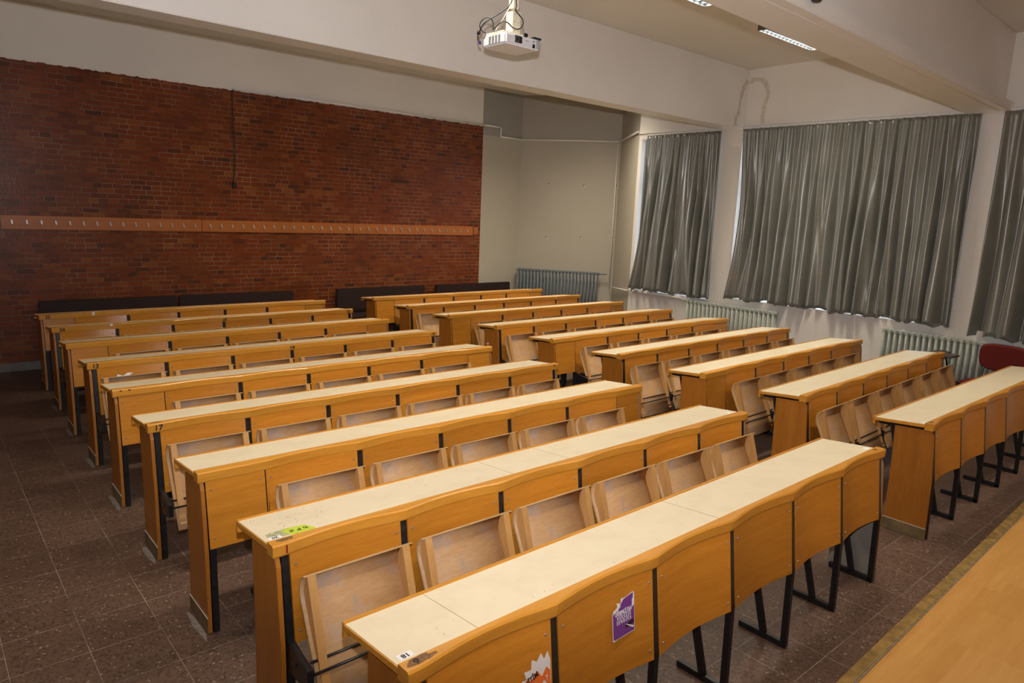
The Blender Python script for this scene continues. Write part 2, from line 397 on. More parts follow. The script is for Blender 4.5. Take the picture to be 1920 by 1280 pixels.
# conduits
def conduit(name, pts, label, r=.011, mat='conduit'):
    bm = BM()
    for a, b_ in zip(pts[:-1], pts[1:]):
        tube(bm, [a, b_], r, 6)
    o = obj(name, bm, M[mat]); return tag(o, label, 'cable duct')
q = lambda p, z, off=.012: None
N2 = Vector((n2.x, n2.y, 0)); pc0 = Vector((*P0, 0)) + N2*.014; pc1 = Vector((*P1, 0)) - Vector((.012, .012, 0))
N3 = Vector((-(P2[1]-P1[1]), P2[0]-P1[0], 0)).normalized(); N3 = -N3 if N3.dot(Vector((-1,0,0))) < 0 else N3
pw = Vector((XW-.012, P2[1]+.0, 0)); pd0 = Vector((*P0, 0))+N2*.016+Vector((-.01,-.01,0)); pd1 = Vector((*P1, 0))+N2*.018+N3*.018
conduit('cable_duct', [(2.46, YB-.030, 3.442), (6.62, YB-.030, 3.444), (6.98, YB-.018, 3.445), (6.98, YB-.018, 3.29), (pd0.x, pd0.y, 3.29),
        (pd1.x, pd1.y, 3.29), (pw.x-.01, pw.y, 3.34)], 'thin white cable duct running from the brick wall top into the grey niche', .016)
conduit('heating_pipe', [(pd1.x-.035, pd1.y+.01, 3.25), (pd1.x-.035, pd1.y+.01, .80), (pw.x-.012, pw.y+.01, .86), (XW-.045, 4.72, .86)],
        'thin pale pipe dropping down the niche corner and along under the window sill', .010)
bm = BM(); tube(bm, [(2.46,YB-.035,3.43),(2.44,YB-.04,3.41),(2.445,YB-.03,3.0),(2.46,YB-.03,2.7),(2.45,YB-.03,2.45),(2.425,YB-.035,2.25)], .007, 6)
tube(bm, [(2.425,YB-.035,2.25),(2.44,YB-.04,2.19)], [.016,.03], 6)
o = tag(obj('hanging_cable', bm, M['blackcab']), 'black cable end hanging down the red brick wall', 'cable')
bm = BM(); bx(bm, 6.46, 6.55, YB-.02, YB-.012, 1.63, 1.75); tag(obj('wall_plate', bm, M['rack'], None, (0,0,0), .002), 'small square plate on the bricks at the right end of the coat racks', 'wall plate')

# platform the picture is taken from
bm = BM(); PZ = .18
prism(bm, [(XL, -.53, 0), (7.6, -.255, 0), (7.6, YF+.01, 0), (XL, YF+.01, 0)], (0,0,0.001), (0,0,PZ-.004))
pf = struct('floor_platform', bm, M['laminate'])
bm = BM(); prism(bm, [(XL, -.53+.004, 0), (7.6, -.251, 0), (7.6, -.302, 0), (XL, -.577, 0)], (0,0,PZ-.03), (0,0,PZ)); struct('trim_10', bm, M['nosing'], .002)
bm = BM(); prism(bm, [(XL, -.577, 0), (7.6, -.302, 0), (7.6, -.308, 0), (XL, -.583, 0)], (0,0,PZ-.03), (0,0,PZ-.0005)); struct('trim_11', bm, M['grime'])

# ------------------------------------------------------------------ curtains
def curtain(y0t, y1t, y0b, y1b, ztop, zbot, nf, label, seed, bow=-.09, x=XW-.075):
    """y0 > y1; folds run down, pinched at the top"""
    rnd = random.Random(seed); root = thing('curtain', label, 'curtain', (x, (y0t+y1t)/2, 0), 0, 'satin curtains along the window wall')
    bm = BM(); NU, NV = nf*12, 46; cols = []
    ph = [rnd.uniform(-.5, .5) for _ in range(nf+2)]; am = [rnd.uniform(.55, 1.2) for _ in range(nf+2)]; drift = [rnd.uniform(-1, 1) for _ in range(nf+2)]
    def fold(u, v):
        g = u*nf; k = int(min(nf-1, g)); fr = g-k
        k2 = k+1; s = fr*fr*(3-2*fr); a = am[k]*(1-s)+am[k2]*s; p = ph[k]*(1-s)+ph[k2]*s; d = drift[k]*(1-s)+drift[k2]*s
        val = math.sin(2*PI*(g + .35*p + d*.30*v)) * a
        val += .8*math.sin(2*PI*(g*.37+p) + 2.6*v + seed)*min(1, v*2) + .5*math.sin(2*PI*(g*.171) - 3.1*v + seed*2)*min(1, v*1.5)
        val += (1-v)**3*.6*math.sin(2*PI*g*2.03+p)
        return val
    for i in range(NU+1):
        u = i/NU; col = []
        for j in range(NV+1):
            v = j/NV
            yt = y0t+(y1t-y0t)*u; yb = y0b+(y1b-y0b)*u
            A = .016+.044*min(1, v*1.7)
            sag = .012*math.sin(u*nf*2.1+seed)*v
            z = ztop - .004*abs(math.sin(u*nf*PI))*(1-v) + (zbot+.012*math.sin(2*PI*u*nf)+sag-ztop)*v
            y = yt+(yb-yt)*v + .012*math.cos(2*PI*u*nf+ph[int(u*nf)])*v + (bow*math.sin(PI*v**1.3)*(1-2*u)**3 if u < .5 else 0)
            col.append(bm.verts.new((-A*fold(u, v), y-(y0t+y1t)/2, z)))
        cols.append(col)
    for i in range(NU):
        for j in range(NV):
            f = bm.faces.new((cols[i][j], cols[i][j+1], cols[i+1][j+1], cols[i+1][j])); f.smooth = True
    o = obj('cloth', bm, M['satin'], root, (0,0,0), 0, False)
    sm = o.modifiers.new('thick', 'SOLIDIFY'); sm.thickness = .002
    bm = BM(); bx(bm, .035, .05, y1t-(y0t+y1t)/2-.02, y0t-(y0t+y1t)/2+.02, ztop-.004, ztop+.022); obj('curtain_rail', bm, M['plaster'], root, (0,0,0), .002)
    return root
curtain(5.66, 4.345, 5.83, 4.31, 3.262, .905, 12, 'grey-green satin curtain beside the grey niche, narrowest one in view', 3)
curtain(4.02, 1.20, 4.03, 1.19, 3.262, .955, 22, 'wide grey-green satin curtain between the two white piers', 11)
curtain(.99, -2.6, 1.00, -2.6, 3.262, .90, 24, 'grey-green satin curtain at the right picture edge behind the red chair', 23, -.03)

# ------------------------------------------------------------------ radiators
def radiator(name_label, a, b, z0, z1, mat, n, group=None, pipe=None):
    a = Vector((*a, 0)); b = Vector((*b, 0)); d = (b-a); L = d.length; ang = math.atan2(d.y, d.x)
    root = thing('radiator', name_label, 'radiator', (a.x, a.y, 0), ang, group)
    bm = BM(); pitch = L/n
    for yy in (-.045, .0, .045):
        tube(bm, [(0, yy, z0+.035), (0, yy, z1-.03)], .0155, 8)
    for z, s in ((z0+.03, 1), (z1-.028, -1)):
        bx(bm, -.0175, .0175, -.06, .06, z-.022, z+.022)
    tube(bm, [(-pitch/2, 0, z1-.028), (pitch/2, 0, z1-.028)], .024, 10)
    tube(bm, [(-pitch/2, 0, z0+.03), (pitch/2, 0, z0+.03)], .024, 10)
    me = mesh('column_section', bm, M[mat], .005)
    for i in range(n): link('column_section', me, root, (pitch*(i+.5), 0, 0))
    bm = BM()
    for xx in (pitch*2, L-pitch*2): bx(bm, xx-.015, xx+.015, -.03, .03, 0, z0+.01)
    obj('foot', bm, M[mat], root)
    if pipe is not None:
        bm = BM(); tube(bm, pipe, .011, 8); tube(bm, [pipe[0], Vector(pipe[0])*.85+Vector(pipe[1])*.15], .02, 8); obj('valve_pipe', bm, M[mat], root)
    return root
radiator('pale sage cast-iron radiator between the narrow and the wide curtain', (XW-.10, 4.66), (XW-.10, 3.23), .14, .865, 'radpale', 21, 'radiators under the windows', [(-.01,0,.845),(-.12,0,.845)])
radiator('pale sage cast-iron radiator behind the red tablet chair', (XW-.10, 1.88), (XW-.10, .50), .13, .855, 'radpale', 22, 'radiators under the windows', [(1.39,0,.82),(1.62,0,.82)])
ra = Vector((*P0, 0)) + d2*.03 + N2*.10; rb = Vector((*P0, 0)) + d2*1.50 + N2*.10
radiator('blue-grey cast-iron radiator in the grey wall niche', (ra.x, ra.y), (rb.x, rb.y), .22, 1.05, 'radgrey', 24, None, [(1.47,0,1.02),(1.62,0,1.02)])

# ------------------------------------------------------------------ coat racks
HOOKX = [-.01+k*.1379 for k in range(15)], [2.11+k*.1414 for k in range(15)], [4.28+k*.1443 for k in range(15)]
bm = BM(); prof_x(bm, [(0,.012),(-.006,.012),(-.006,-.03),(-.03,-.038),(-.034,-.03),(-.034,-.018),(-.028,-.018),(-.028,-.030),(0,-.022)], -.008, .008)
hook_me = mesh('hook', bm, M['hook'])
for k, xs in enumerate(HOOKX):
    x0 = xs[0]-.10; x1 = (HOOKX[k+1][0]-.105) if k < 2 else 6.43
    r = thing('coat_rack', ['long brown coat rack board at the left picture edge, hooks bright', 'long brown coat rack board in the middle of the brick wall', 'long brown coat rack board ending near the grey niche'][k], 'coat rack', (x0, YB-.012, 0), 0, 'coat racks on the brick wall')
    bm = BM(); bx(bm, 0, x1-x0, -.022, 0, 1.612, 1.762); obj('board', bm, M['rack'], r, (0,0,0), .003)
    for x in xs: link('hook', hook_me, r, (x-x0, -.022, 1.70))

# ------------------------------------------------------------------ padded benches along the brick wall
def bench(x0, x1, label):
    L = x1-x0; r = thing('padded_bench', label, 'bench', (x0, YB-.03, 0), 0, 'padded benches along the brick wall')
    bm = BM(); prof_x(bm, [(-.02,.44),(-.075,.44),(-.09,.50),(-.075,.80),(-.02,.80)], 0.005, L-.005); obj('backrest', bm, M['vinyl'], r, (0,0,0), .012)
    bm = BM(); bx(bm, .005, L-.005, -.52, -.09, .37, .44); obj('seat', bm, M['vinyl'], r, (0,0,0), .015)
    for xx in (.08, L-.12):
        bm = BM(); bx(bm, 0, .04, -.48, -.44, 0, .37); bx(bm, 0, .04, -.06, -.02, 0, .78); bx(bm, 0, .04, -.48, -.02, .33, .37); obj('leg', bm, M['benchwood'], r, (xx,0,0))
bench(.16, 1.655, 'dark brown padded bench behind the desk marked 25, left one of a joined pair')
bench(1.665, 3.20, 'dark brown padded bench with its left end against another, right one of a joined pair')
bench(3.86, 5.44, 'dark brown padded bench standing alone across the end of the aisle')
bench(5.64, 7.26, 'dark brown padded bench running past the brick edge toward the niche')

# ------------------------------------------------------------------ lecture desks
def ztop(y): return .7745-(y-.05)*.0875
WD = 3.15
EVEN = [.047, .55, 1.07, 1.59, 2.11, 2.62, 3.103]
ODD = [.31, .82, 1.34, 1.86, 2.37, 2.87]
def fy(z): return .006-(.757-z)*.125 if z > .41 else -.038-(.41-z)*.02    # front line of the posts
def build_rail(posts, odd):
    bm = BM(); n = 90; sec = []
    ps = posts if not odd else [0]+posts+[WD]
    for i in range(n+1):
        x = WD*i/n; w = 0
        for a, b_ in zip(ps[:-1], ps[1:]):
            if a <= x <= b_ and (b_-a) > .4: w = math.sin(PI*(x-a)/(b_-a))**1.0*.026
        sec.append((x, w))
    rows = []
    for x, w in sec:
        yb = .052; pr = [(w, .738), (w-.002, .744), (w-.002, .780), (w+.004, .786), (yb-.002 if yb-.002 > w+.006 else w+.008, .786), (yb+.0005, .782), (yb+.0005, .738)]
        rows.append([bm.verts.new((x, y, z)) for y, z in pr])
    m = len(rows[0])
    for i in range(n):
        for k in range(m): bm.faces.new((rows[i][k], rows[i][(k+1) % m], rows[i+1][(k+1) % m], rows[i+1][k]))
    bm.faces.new(rows[0][::-1]); bm.faces.new(rows[-1])
    return mesh('front_rail', bm, M['rail'])
def build_panel(w, zb=.392, depth=.024, flat=False):
    bm = BM(); n = 14 if not flat else 1; rows = []
    for i in range(n+1):
        t_ = i/n; x = w*t_; d = 0 if flat else math.sin(PI*t_)**.95*depth
        rows.append([bm.verts.new(p) for p in ((x, fy(.738)+d, .738), (x, fy(zb)+d, zb), (x, fy(zb)+d+.010, zb), (x, fy(.738)+d+.010, .738))])
    for i in range(n):
        for k in range(4):
            f = bm.faces.new((rows[i][k], rows[i][(k+1)%4], rows[i+1][(k+1)%4], rows[i+1][k])); f.smooth = False
    bm.faces.new(rows[0][::-1]); bm.faces.new(rows[-1])
    for f in bm.faces: f.material_index = 0
    for x in (.022, w-.022):
        for z in (zb+.045, .695): disc(bm, (x, fy(z)+.002, z), (0,-1,-.12), .0048, .0035, 8, 1)
    return mesh('backrest', bm, [M['veneer'], M['screw']])
def shell_y(z):
    pts = [(.24,-.238),(.406,-.152),(.50,-.104),(.54,-.086),(.575,-.067),(.61,-.055),(.645,-.058),(.664,-.066),(.678,-.078),(.686,-.090),(.689,-.100)]
    return pts
def build_seat(w):
    P = [(y, z) for z, y in shell_y(0)]; n = len(P); bm = BM()
    def nrm(i):
        a = Vector(P[max(i-1,0)]); b_ = Vector(P[min(i+1,n-1)]); t_ = (b_-a).normalized(); return Vector((-t_.y, t_.x))
    th = [.010 if i < 7 else .0075 if i < 9 else .005 for i in range(n)]
    back = [Vector(P[i]) for i in range(n)]; front = [Vector(P[i])+nrm(i)*th[i] for i in range(n)]
    if front[0].x > back[0].x: front = [Vector(P[i])-nrm(i)*th[i] for i in range(n)]
    A = [[bm.verts.new((x, p.x, p.y)) for p in back] for x in (0, w)]; B = [[bm.verts.new((x, p.x, p.y)) for p in front] for x in (0, w)]
    for i in range(n-1):
        f = bm.faces.new((A[0][i], A[0][i+1], A[1][i+1], A[1][i])); f.smooth = True
        f = bm.faces.new((B[0][i], B[1][i], B[1][i+1], B[0][i+1])); f.smooth = True
        for s in (0, 1): bm.faces.new((A[s][i], B[s][i], B[s][i+1], A[s][i+1])).material_index = 1
    for i in (0, n-1): bm.faces.new((A[0][i], A[1][i], B[1][i], B[0][i])).material_index = 1
    me = mesh('seat', bm, [M['ply'], M['plyedge']])
    # side rail: fills from the shell to the chord
    zs = [.272,.30,.35,.406,.46,.50,.54,.575,.61,.645,.668,.680]
    pts = shell_y(0)
    def sy(z):
        for (z0, y0), (z1, y1) in zip(pts[:-1], pts[1:]):
            if z0 <= z <= z1: return y0+(y1-y0)*(z-z0)/(z1-z0)
        return pts[-1][1]
    ring = [(sy(z)-.0105, z) for z in zs]
    ring += [(-.100, .684), (-.222, .290), (-.234, .272)]
    bm = BM(); prof_x(bm, ring, 0, .032)
    return me, mesh('side_rail', bm, M['seatrail'], .0015)
def build_frame(bracket, front_leg_only=False):
    bm = BM(); w = .028
    bar(bm, (0, fy(.735)+.016, .735), (0, fy(.40)+.015, .40), w)
    bar(bm, (0, fy(.41)+.015, .415), (0, fy(0)+.014, .004), w)
    bar(bm, (0, .255, .705), (0, .075, .02), w)
    bar(bm, (0, .015, .722), (0, .345, .715), w, .022)
    bar(bm, (0, fy(0)+.002, .016), (0, .205, .016), w, .028)
    o = mesh('leg_frame', bm, M['black'], .0015)
    b2 = None
    if bracket:
        bm = BM(); prof_x(bm, [(-.022,.415),(-.055,.413),(-.125,.395),(-.207,.382),(-.207,.312),(-.16,.296),(-.022,.29)], -.012, .012)
        disc(bm, (-.012,-.10,.35), (-1,0,0), .009, .006, 6); disc(bm, (.012,-.10,.35), (1,0,0), .009, .006, 6)
        b2 = mesh('seat_bracket', bm, M['black'], .002)
    return o, b2
bm = BM(); prof_x(bm, [(.050,.7525),(.360,.7275),(.360,.7455),(.050,.7735)], 0, WD); top_core = mesh('desktop', bm, M['rail'])
bm = BM(); prof_x(bm, [(.0528,ztop(.0528)-.001),(.358,ztop(.358)-.001),(.358,ztop(.358)+.0012),(.0528,ztop(.0528)+.0012)], .004, WD-.004); lam_me = mesh('laminate_top', bm, M['cream'])
bm = BM(); prof_x(bm, [(.3565,.700),(.372,.700),(.372,.752),(.3565,.7535)], 0, WD); lip_me = mesh('edge_strip', bm, M['rail'], .002)
bm = BM(); prof_x(bm, [(.010,.737),(.232,.722),(.222,.37),(.226,.004),(-.042,.004),(-.033,.40),(-.005,.70)], 0, .018); gab_me = mesh('side_panel', bm, M['gable'], .0015); M['inner'] = plain('grey_backing_laminate', (.26,.235,.20), .6, 0, .3, .12, 8)
def gable_side(sgn):
    me = gab_me.copy(); me.materials.append(M['inner'])
    for p in me.polygons:
        if p.normal.x*sgn > .9: p.material_index = 1
    return me
GAB = {-1: gable_side(1), 1: gable_side(-1)}
def kick(sgn):
    bm = BM(); x0, x1 = (-.004, -.0003) if sgn < 0 else (.0183, .022)
    prof_x(bm, [(.229,.002),(-.043,.002),(-.041,.078),(.229,.078)], x0, x1)
    o = mesh('kick_board', bm, M['skirt'])
    bm = BM(); prof_x(bm, [(.229,.078),(-.041,.078),(-.041,.082),(.229,.082)], x0, x1)
    return o, mesh('bead', bm, M['skirtline'])
kick_l, kick_r = kick(-1), kick(1)
RAIL = {0: build_rail(EVEN, False), 1: build_rail(ODD, True)}
PANEL = {}; SEAT = {}
def panel(w, flat=False, zb=.392):
    k = (round(w, 3), flat, zb)
    if k not in PANEL: PANEL[k] = build_panel(w, zb, .024, flat)
    return PANEL[k]
def seat(w):
    k = round(w, 3)
    if k not in SEAT: SEAT[k] = build_seat(w)
    return SEAT[k]
FR_B = build_frame(True); ROD = {}
DIMX = ('R', 'L')
PITCH = .8826; GX = 3.92641828
DATA = {('L',1):(-.02,.002,.008,3.182),('L',2):(-.027,.014,-.002,3.188),('L',3):(-.023,0,-.004,3.165),('L',4):(-.017,-.008,-.002,3.147),
 ('L',5):(-.01,-.011,-.007,3.127),('L',6):(.009,.019,-.004,3.127),('L',7):(.011,.016,.003,3.102),('L',8):(.033,.018,.004,3.103),('L',9):(.044,.004,-.001,3.15),
 ('R',1):(.037,.046,-.002,3.15),('R',2):(.015,.001,.029,3.126),('R',3):(-.001,-.036,.022,3.135),('R',4):(-.012,-.03,.011,3.142),('R',5):(-.01,-.026,-.001,3.154),
 ('R',6):(-.003,-.009,-.002,3.17),('R',7):(-.005,-.008,-.004,3.17),('R',8):(-.013,.003,-.004,3.177),('R',9):(-.008,.006,-.004,3.18)}
ORD = ['front', 'second', 'third', 'fourth', 'fifth', 'sixth', 'seventh', 'eighth', 'back']
EXTRA = {('L',1):'cream-topped desk without seats, orange and purple torn stickers on its front',
 ('L',2):'cream-topped desk with a lime sticker and the number label 20',
 ('L',3):'cream-topped desk left of the aisle, third from the front, wide plain panels at both ends',
 ('L',4):'cream-topped desk marked 17 at its left end, fourth from the front',
 ('L',5):'cream-topped desk left of the aisle, fifth from the front, wide end panel, five seats',
 ('L',6):'cream-topped desk marked 13, 14 and 15, torn white paper on a backrest',
 ('L',7):'cream-topped desk just behind the one marked 13, 14 and 15, seventh from the front',
 ('L',8):'cream-topped desk marked 24, 23 and 22, last but one left of the aisle',
 ('L',9):'cream-topped desk marked 25 in front of the padded benches, furthest left',
 ('R',1):'cream-topped desk without seats beside the red chair, front one right of the aisle',
 ('R',2):'second desk from the front right of the aisle, folded seats beneath',
 ('R',3):'cream-topped seat desk right of the aisle, third from the front, orange end panel',
 ('R',4):'cream-topped seat desk right of the aisle, fourth from the front',
 ('R',5):'cream-topped seat desk, fifth from the front right of the aisle, yellow-brown end panel',
 ('R',6):'desk right of the aisle with a white dot on its side panel',
 ('R',7):'cream-topped seat desk right of the aisle, seventh from the front, third from the benches',
 ('R',8):'last desk but one right of the aisle, before the padded benches',
 ('R',9):'cream-topped desk right of the aisle, furthest back, right before the padded benches'}
DESK = {}
for (blk, i), (dx, dy, th, wid) in DATA.items():
    odd = (i % 2 == 1 and i > 1)
    root = thing('lecture_desk', EXTRA[(blk, i)], 'desk', ((0 if blk == 'L' else GX)+dx, PITCH*(i-1)+dy, 0), th, 'rows of lecture desks with folding seats')
    root.scale = (wid/WD, 1, 1); DESK[(blk, i)] = root
    link('desktop', top_core, root); link('laminate_top', lam_me, root); link('edge_strip', lip_me, root); link('front_rail', RAIL[1 if odd else 0], root)
    for x, kk, sg in ((.010, kick_l, -1), (WD-.028, kick_r, 1)):
        g = link('side_panel', GAB[sg], root, (x, 0, 0)); link('kick_board', kk[0], g); link('bead', kk[1], g)
    posts = ODD if odd else EVEN
    for j in range(len(posts)-1):
        a, b_ = posts[j], posts[j+1]
        pa, pb = a+.017, b_-.017
        if odd and j == 0: pa = a+.004
        if odd and j == len(posts)-2: pb = b_-.004
        link('backrest', panel(pb-pa), root, (pa, 0, 0))
        if i > 1:
            sa, sb = a+.024, b_-.024
            sm_, rm = seat(sb-sa)
            s_ = link('seat', sm_, root, (sa, 0, 0)); link('side_rail', rm, s_, (.014, 0, 0)); link('side_rail', rm, s_, (sb-sa-.046, 0, 0))
            k = round(b_-a, 3)
            if k not in ROD:
                bmr = BM(); tube(bmr, [(0, -.176, .392), (b_-a-.024, -.176, .392)], .0055, 8); m1 = mesh('pivot_rod', bmr, M['black'])
                bmr = BM(); tube(bmr, [(0, -.206, .362), (b_-a-.024, -.206, .362)], .0055, 8); ROD[k] = (m1, mesh('stop_rod', bmr, M['black']))
            link('pivot_rod', ROD[k][0], root, (a+.012, 0, 0)); link('stop_rod', ROD[k][1], root, (a+.012, 0, 0))
    if odd:
        link('end_panel', panel(posts[0]-.002-.034, True, .42), root, (.034, 0, 0)); link('end_panel', panel(WD-.034-posts[-1]-.002, True, .42), root, (posts[-1]+.002, 0, 0))
    fr = list(posts) + ([.047, WD-.047] if odd else [])
    for p in fr:
        link('leg_frame', FR_B[0], root, (p, 0, 0))
        if i > 1 and not (odd and p in (.047, WD-.047)): link('seat_bracket', FR_B[1], root, (p, 0, 0))
# stop here for desks; marks below
def top_label(desk, x, y, txt, w=.048, h=.030, size=.026):
    bm = BM(); bx(bm, -w/2, w/2, -h/2, h/2, 0, .0006); sl = Vector((0, 1, -.0875)).normalized()
    o = put('number_label', mesh('number_label', bm, M['paper']), desk, (x, y, ztop(y)+.0016), (-1,0,0), -sl)
    if txt: put('lettering', text_mesh(txt, size, M['ink'], .0006, .0003), o, (0,0,.0009), (1,0,0), (0,1,0))
D = DESK
top_label(D[('L',1)], .045, .085, '18'); top_label(D[('L',2)], .045, .088, '20')
top_label(D[('L',1)], 3.10, .085, '', .05, .026, .02); top_label(D[('L',2)], 3.08, .095, '', .05, .026, .02)
top_label(D[('R',1)], .05, .075, '', .05, .026, .02); top_label(D[('R',2)], .05, .075, '', .05, .026, .02)
def face_mark(desk, x, txt, size=.045, mat='ink', z=.762, bold=.0012):
    put('painted_number', text_mesh(txt, size, M[mat], bold, .0004), desk, (x, -.0028, z), (1,0,0), (0,0,1))
face_mark(D[('L',9)], .075, '25'); face_mark(D[('L',8)], .085, '24'); face_mark(D[('L',8)], 1.60, '23'); face_mark(D[('L',8)], 3.09, '22')
face_mark(D[('L',6)], .055, '13'); face_mark(D[('L',6)], 1.59, '14'); face_mark(D[('L',6)], 3.10, '15'); face_mark(D[('L',4)], .055, '17')
face_mark(D[('L',5)], .05, '-', .05, 'ink', .782); face_mark(D[('L',5)], .10, '-', .05, 'ink', .782)
face_mark(D[('L',2)], .052, '1', .042, 'redink'); face_mark(D[('L',4)], 3.10, '"', .04, 'ink', .766)
def smudge(desk, x, y, w, h, seed=1):
    rnd = random.Random(seed); bm = BM(); pts = []
    for k in range(26):
        a = 2*PI*k/26; r = rnd.uniform(.7, 1.1); pts.append(bm.verts.new((math.cos(a)*w/2*r, math.sin(a)*h/2*r, 0)))
    bm.faces.new(pts); put('worn_patch', mesh('worn_patch', bm, M['smudge']), desk, (x, y, .7866), (1,0,0), (0,1,0))
smudge(D[('L',1)], .06, .030, .10, .036, 2); smudge(D[('L',2)], .06, .032, .075, .026, 3); smudge(D[('L',4)], .05, .034, .07, .018, 4)
smudge(D[('L',1)], 3.08, .030, .035, .03, 5); smudge(D[('R',1)], .04, .030, .05, .03, 6)
put('painted_number', text_mesh('8', .036, M['ink'], .001, .0003), D[('L',1)], (.045, .026, .7872), (1,0,0), (0,1,0))
# joints in the laminate and scratches
def seam(desk, x):
    bm = BM(); prof_x(bm, [(.055,ztop(.055)+.0013),(.357,ztop(.357)+.0013),(.357,ztop(.357)+.0017),(.055,ztop(.055)+.0017)], x-.0006, x+.0006)
    obj('joint_line', bm, M['smudge'], desk)
for k in (('L',1), ('L',2)): seam(D[k], .285 if k[1] == 1 else 1.2); seam(D[k], 1.575)
def scratches(desk, n, x0, x1, seed, y0=.10, y1=.33, L=.03, w=.0011):
    rnd = random.Random(seed); bm = BM()
    for _ in range(n):
        x = rnd.uniform(x0, x1); y = rnd.uniform(y0, y1); a = rnd.choice([.9, 1.1, -.5, 1.3])+rnd.uniform(-.2,.2); l = L*rnd.uniform(.3, 1)
        d_ = Vector((math.cos(a), math.sin(a), -.0875*math.sin(a))); s = Vector((-math.sin(a), math.cos(a), -.0875*math.cos(a)))*w*rnd.uniform(.5,1.2)
        p = Vector((x, y, ztop(y)+.0016))
        bm.faces.new([bm.verts.new(v_) for v_ in (p-s, p+d_*l-s*.4, p+d_*l+s*.4, p+s)])
    obj('scratches', bm, M['scr'], desk)
M['scr'] = plain('scratched_laminate', (.34,.28,.19), .7)
scratches(D[('L',2)], 34, .03, .30, 5); scratches(D[('L',2)], 10, .5, 2.0, 6); scratches(D[('L',1)], 8, .1, 1.6, 7, .07, .2, .02)
scratches(D[('L',3)], 9, .03, .3, 8, .06, .16); scratches(D[('L',3)], 6, 1.5, 2.8, 12)
# lime sticker
def poly(name, pts, mat, parent, org, ex, ey, zoff=0.0):
    bm = BM(); vs = [bm.verts.new((x, y, zoff)) for x, y in pts]; bm.faces.new(vs)
    bmesh.ops.recalc_face_normals(bm, faces=bm.faces[:]); e = bmesh.ops.extrude_face_region(bm, geom=bm.faces[:])
    for v_ in [g for g in e['geom'] if isinstance(g, bmesh.types.BMVert)]: v_.co.z += .0004
    return put(name, mesh(name, bm, mat), parent, org, ex, ey)
sl = Vector((0, 1, -.0875)).normalized(); o0 = Vector((.03, .09, ztop(.09)+.0014))
st = poly('sticker', [(-.008,.012),(-.002,.050),(.06,.060),(.10,.060),(.10,.0),(.055,-.008),(.0,.0)], M['olive'], D[('L',2)], o0, (1,0,0), sl)
st['label'] = 'scraped green and grey sticker'
poly('printed_area', [(.062,.020),(.058,.048),(.085,.058),(.150,.052),(.172,-.004),(.165,-.016),(.08,-.016)], M['green'], st, (0,0,.0006), (1,0,0), (0,1,0))
put('lettering', text_mesh('h P d', .034, M['ink'], .0005, .0003), st, (.115,.018,.0016), (-1,0,0), (0,-1,0))
# paper stickers on the front desk
def torn(pts): return pts
pz = lambda x, z: (x, fy(z)+.0315*math.sin(PI*min(1, max(0, x)))**.85, z)
nrm_up = Vector((0, .125, 1)).normalized()
def front_y(xl, z, a, b_): return fy(z)+math.sin(PI*(xl-a)/(b_-a))**.95*.024
def front_sticker(x0, x1, z0, z1, mat, lines, torn_pts, bg_pts, panel_ab, seed):
    xc, zc = (x0+x1)/2, (z0+z1)/2; y = min(front_y(x0, zc, *panel_ab), front_y(x1, zc, *panel_ab)) - .0022
    w, h = x1-x0, z1-z0
    base = poly('sticker', [(px*w, py*h) for px, py in bg_pts], M['paper'], D[('L',1)], (xc, y, zc), (1,0,0), nrm_up)
    poly('printed_area', [(px*w, py*h) for px, py in torn_pts], M[mat], base, (0,0,.0006), (1,0,0), (0,1,0))
    for s, sz, px, py, mt, xs, sp_, an in lines: put('lettering', text_mesh(s, sz, M[mt], .0006, .0003, xs, sp_), base, (px*w, py*h, .0016), (math.cos(an), math.sin(an), 0), (-math.sin(an), math.cos(an), 0))
    if seed == 1: poly('logo_patch', [(.06*w,-.31*h),(.06*w,-.24*h),(.42*w,-.16*h),(.44*w,-.26*h)], M['ink'], base, (0,0,.0012), (1,0,0), (0,1,0))
    else:
        poly('logo_patch', [(.02*w,-.40*h),(.02*w,-.24*h),(.20*w,-.22*h),(.20*w,-.40*h)], M['ink'], base, (0,0,.0012), (1,0,0), (0,1,0))
        put('lettering', text_mesh('GE', .011, M['paper'], .0003, .0003), base, (.11*w, -.28*h, .0020), (1,0,0), (0,1,0)); put('lettering', text_mesh('SE', .011, M['paper'], .0003, .0003), base, (.11*w, -.355*h, .0020), (1,0,0), (0,1,0))
    for tri in (([(-.5,.20),(-.3,.20),(-.12,.30),(-.3,.30)], [(.36,.14),(.48,.18),(.46,.34),(.38,.34)], [(.04,-.20),(.16,-.24),(.48,-.36),(.38,-.38)], [(-.5,-.5),(-.38,-.5),(-.5,-.45)]) if seed == 1 else
                ([(-.02,.0),(.05,-.02),(.16,-.10),(.26,-.02),(.34,-.10),(.47,-.22),(.46,-.36),(.36,-.5),(.22,-.5),(.24,-.30),(.12,-.16)], [(-.5,.12),(-.3,.16),(-.22,.26),(-.3,.14),(-.46,.06)])):
        poly('torn_paper', [(px*w, py*h) for px, py in tri], M['paper'], base, (0,0,.0020), (1,0,0), (0,1,0))
    return base
s1 = front_sticker(.84, .96, .535, .685, 'purple', [('ÖĞRENCİ OLA', .020, -.02, .12, 'paper', .66, 1.0, 0), ('HERKESE', .020, .0, .01, 'paper', .60, 1.75, 0), ('SENDİKA', .020, .0, -.10, 'paper', .60, 1.75, 0)],
   [(-.48,-.48),(.46,-.46),(.48,.20),(.40,.10),(.44,.48),(.0,.42),(-.28,.22),(-.48,.14)],
   [(-.5,-.5),(.48,-.48),(.5,.46),(.44,.5),(.1,.44),(-.1,.46),(-.12,.34),(-.3,.40),(-.26,.26),(-.44,.24),(-.5,.12)], (.567, 1.053), 1)
s1['label'] = 'purple sticker'
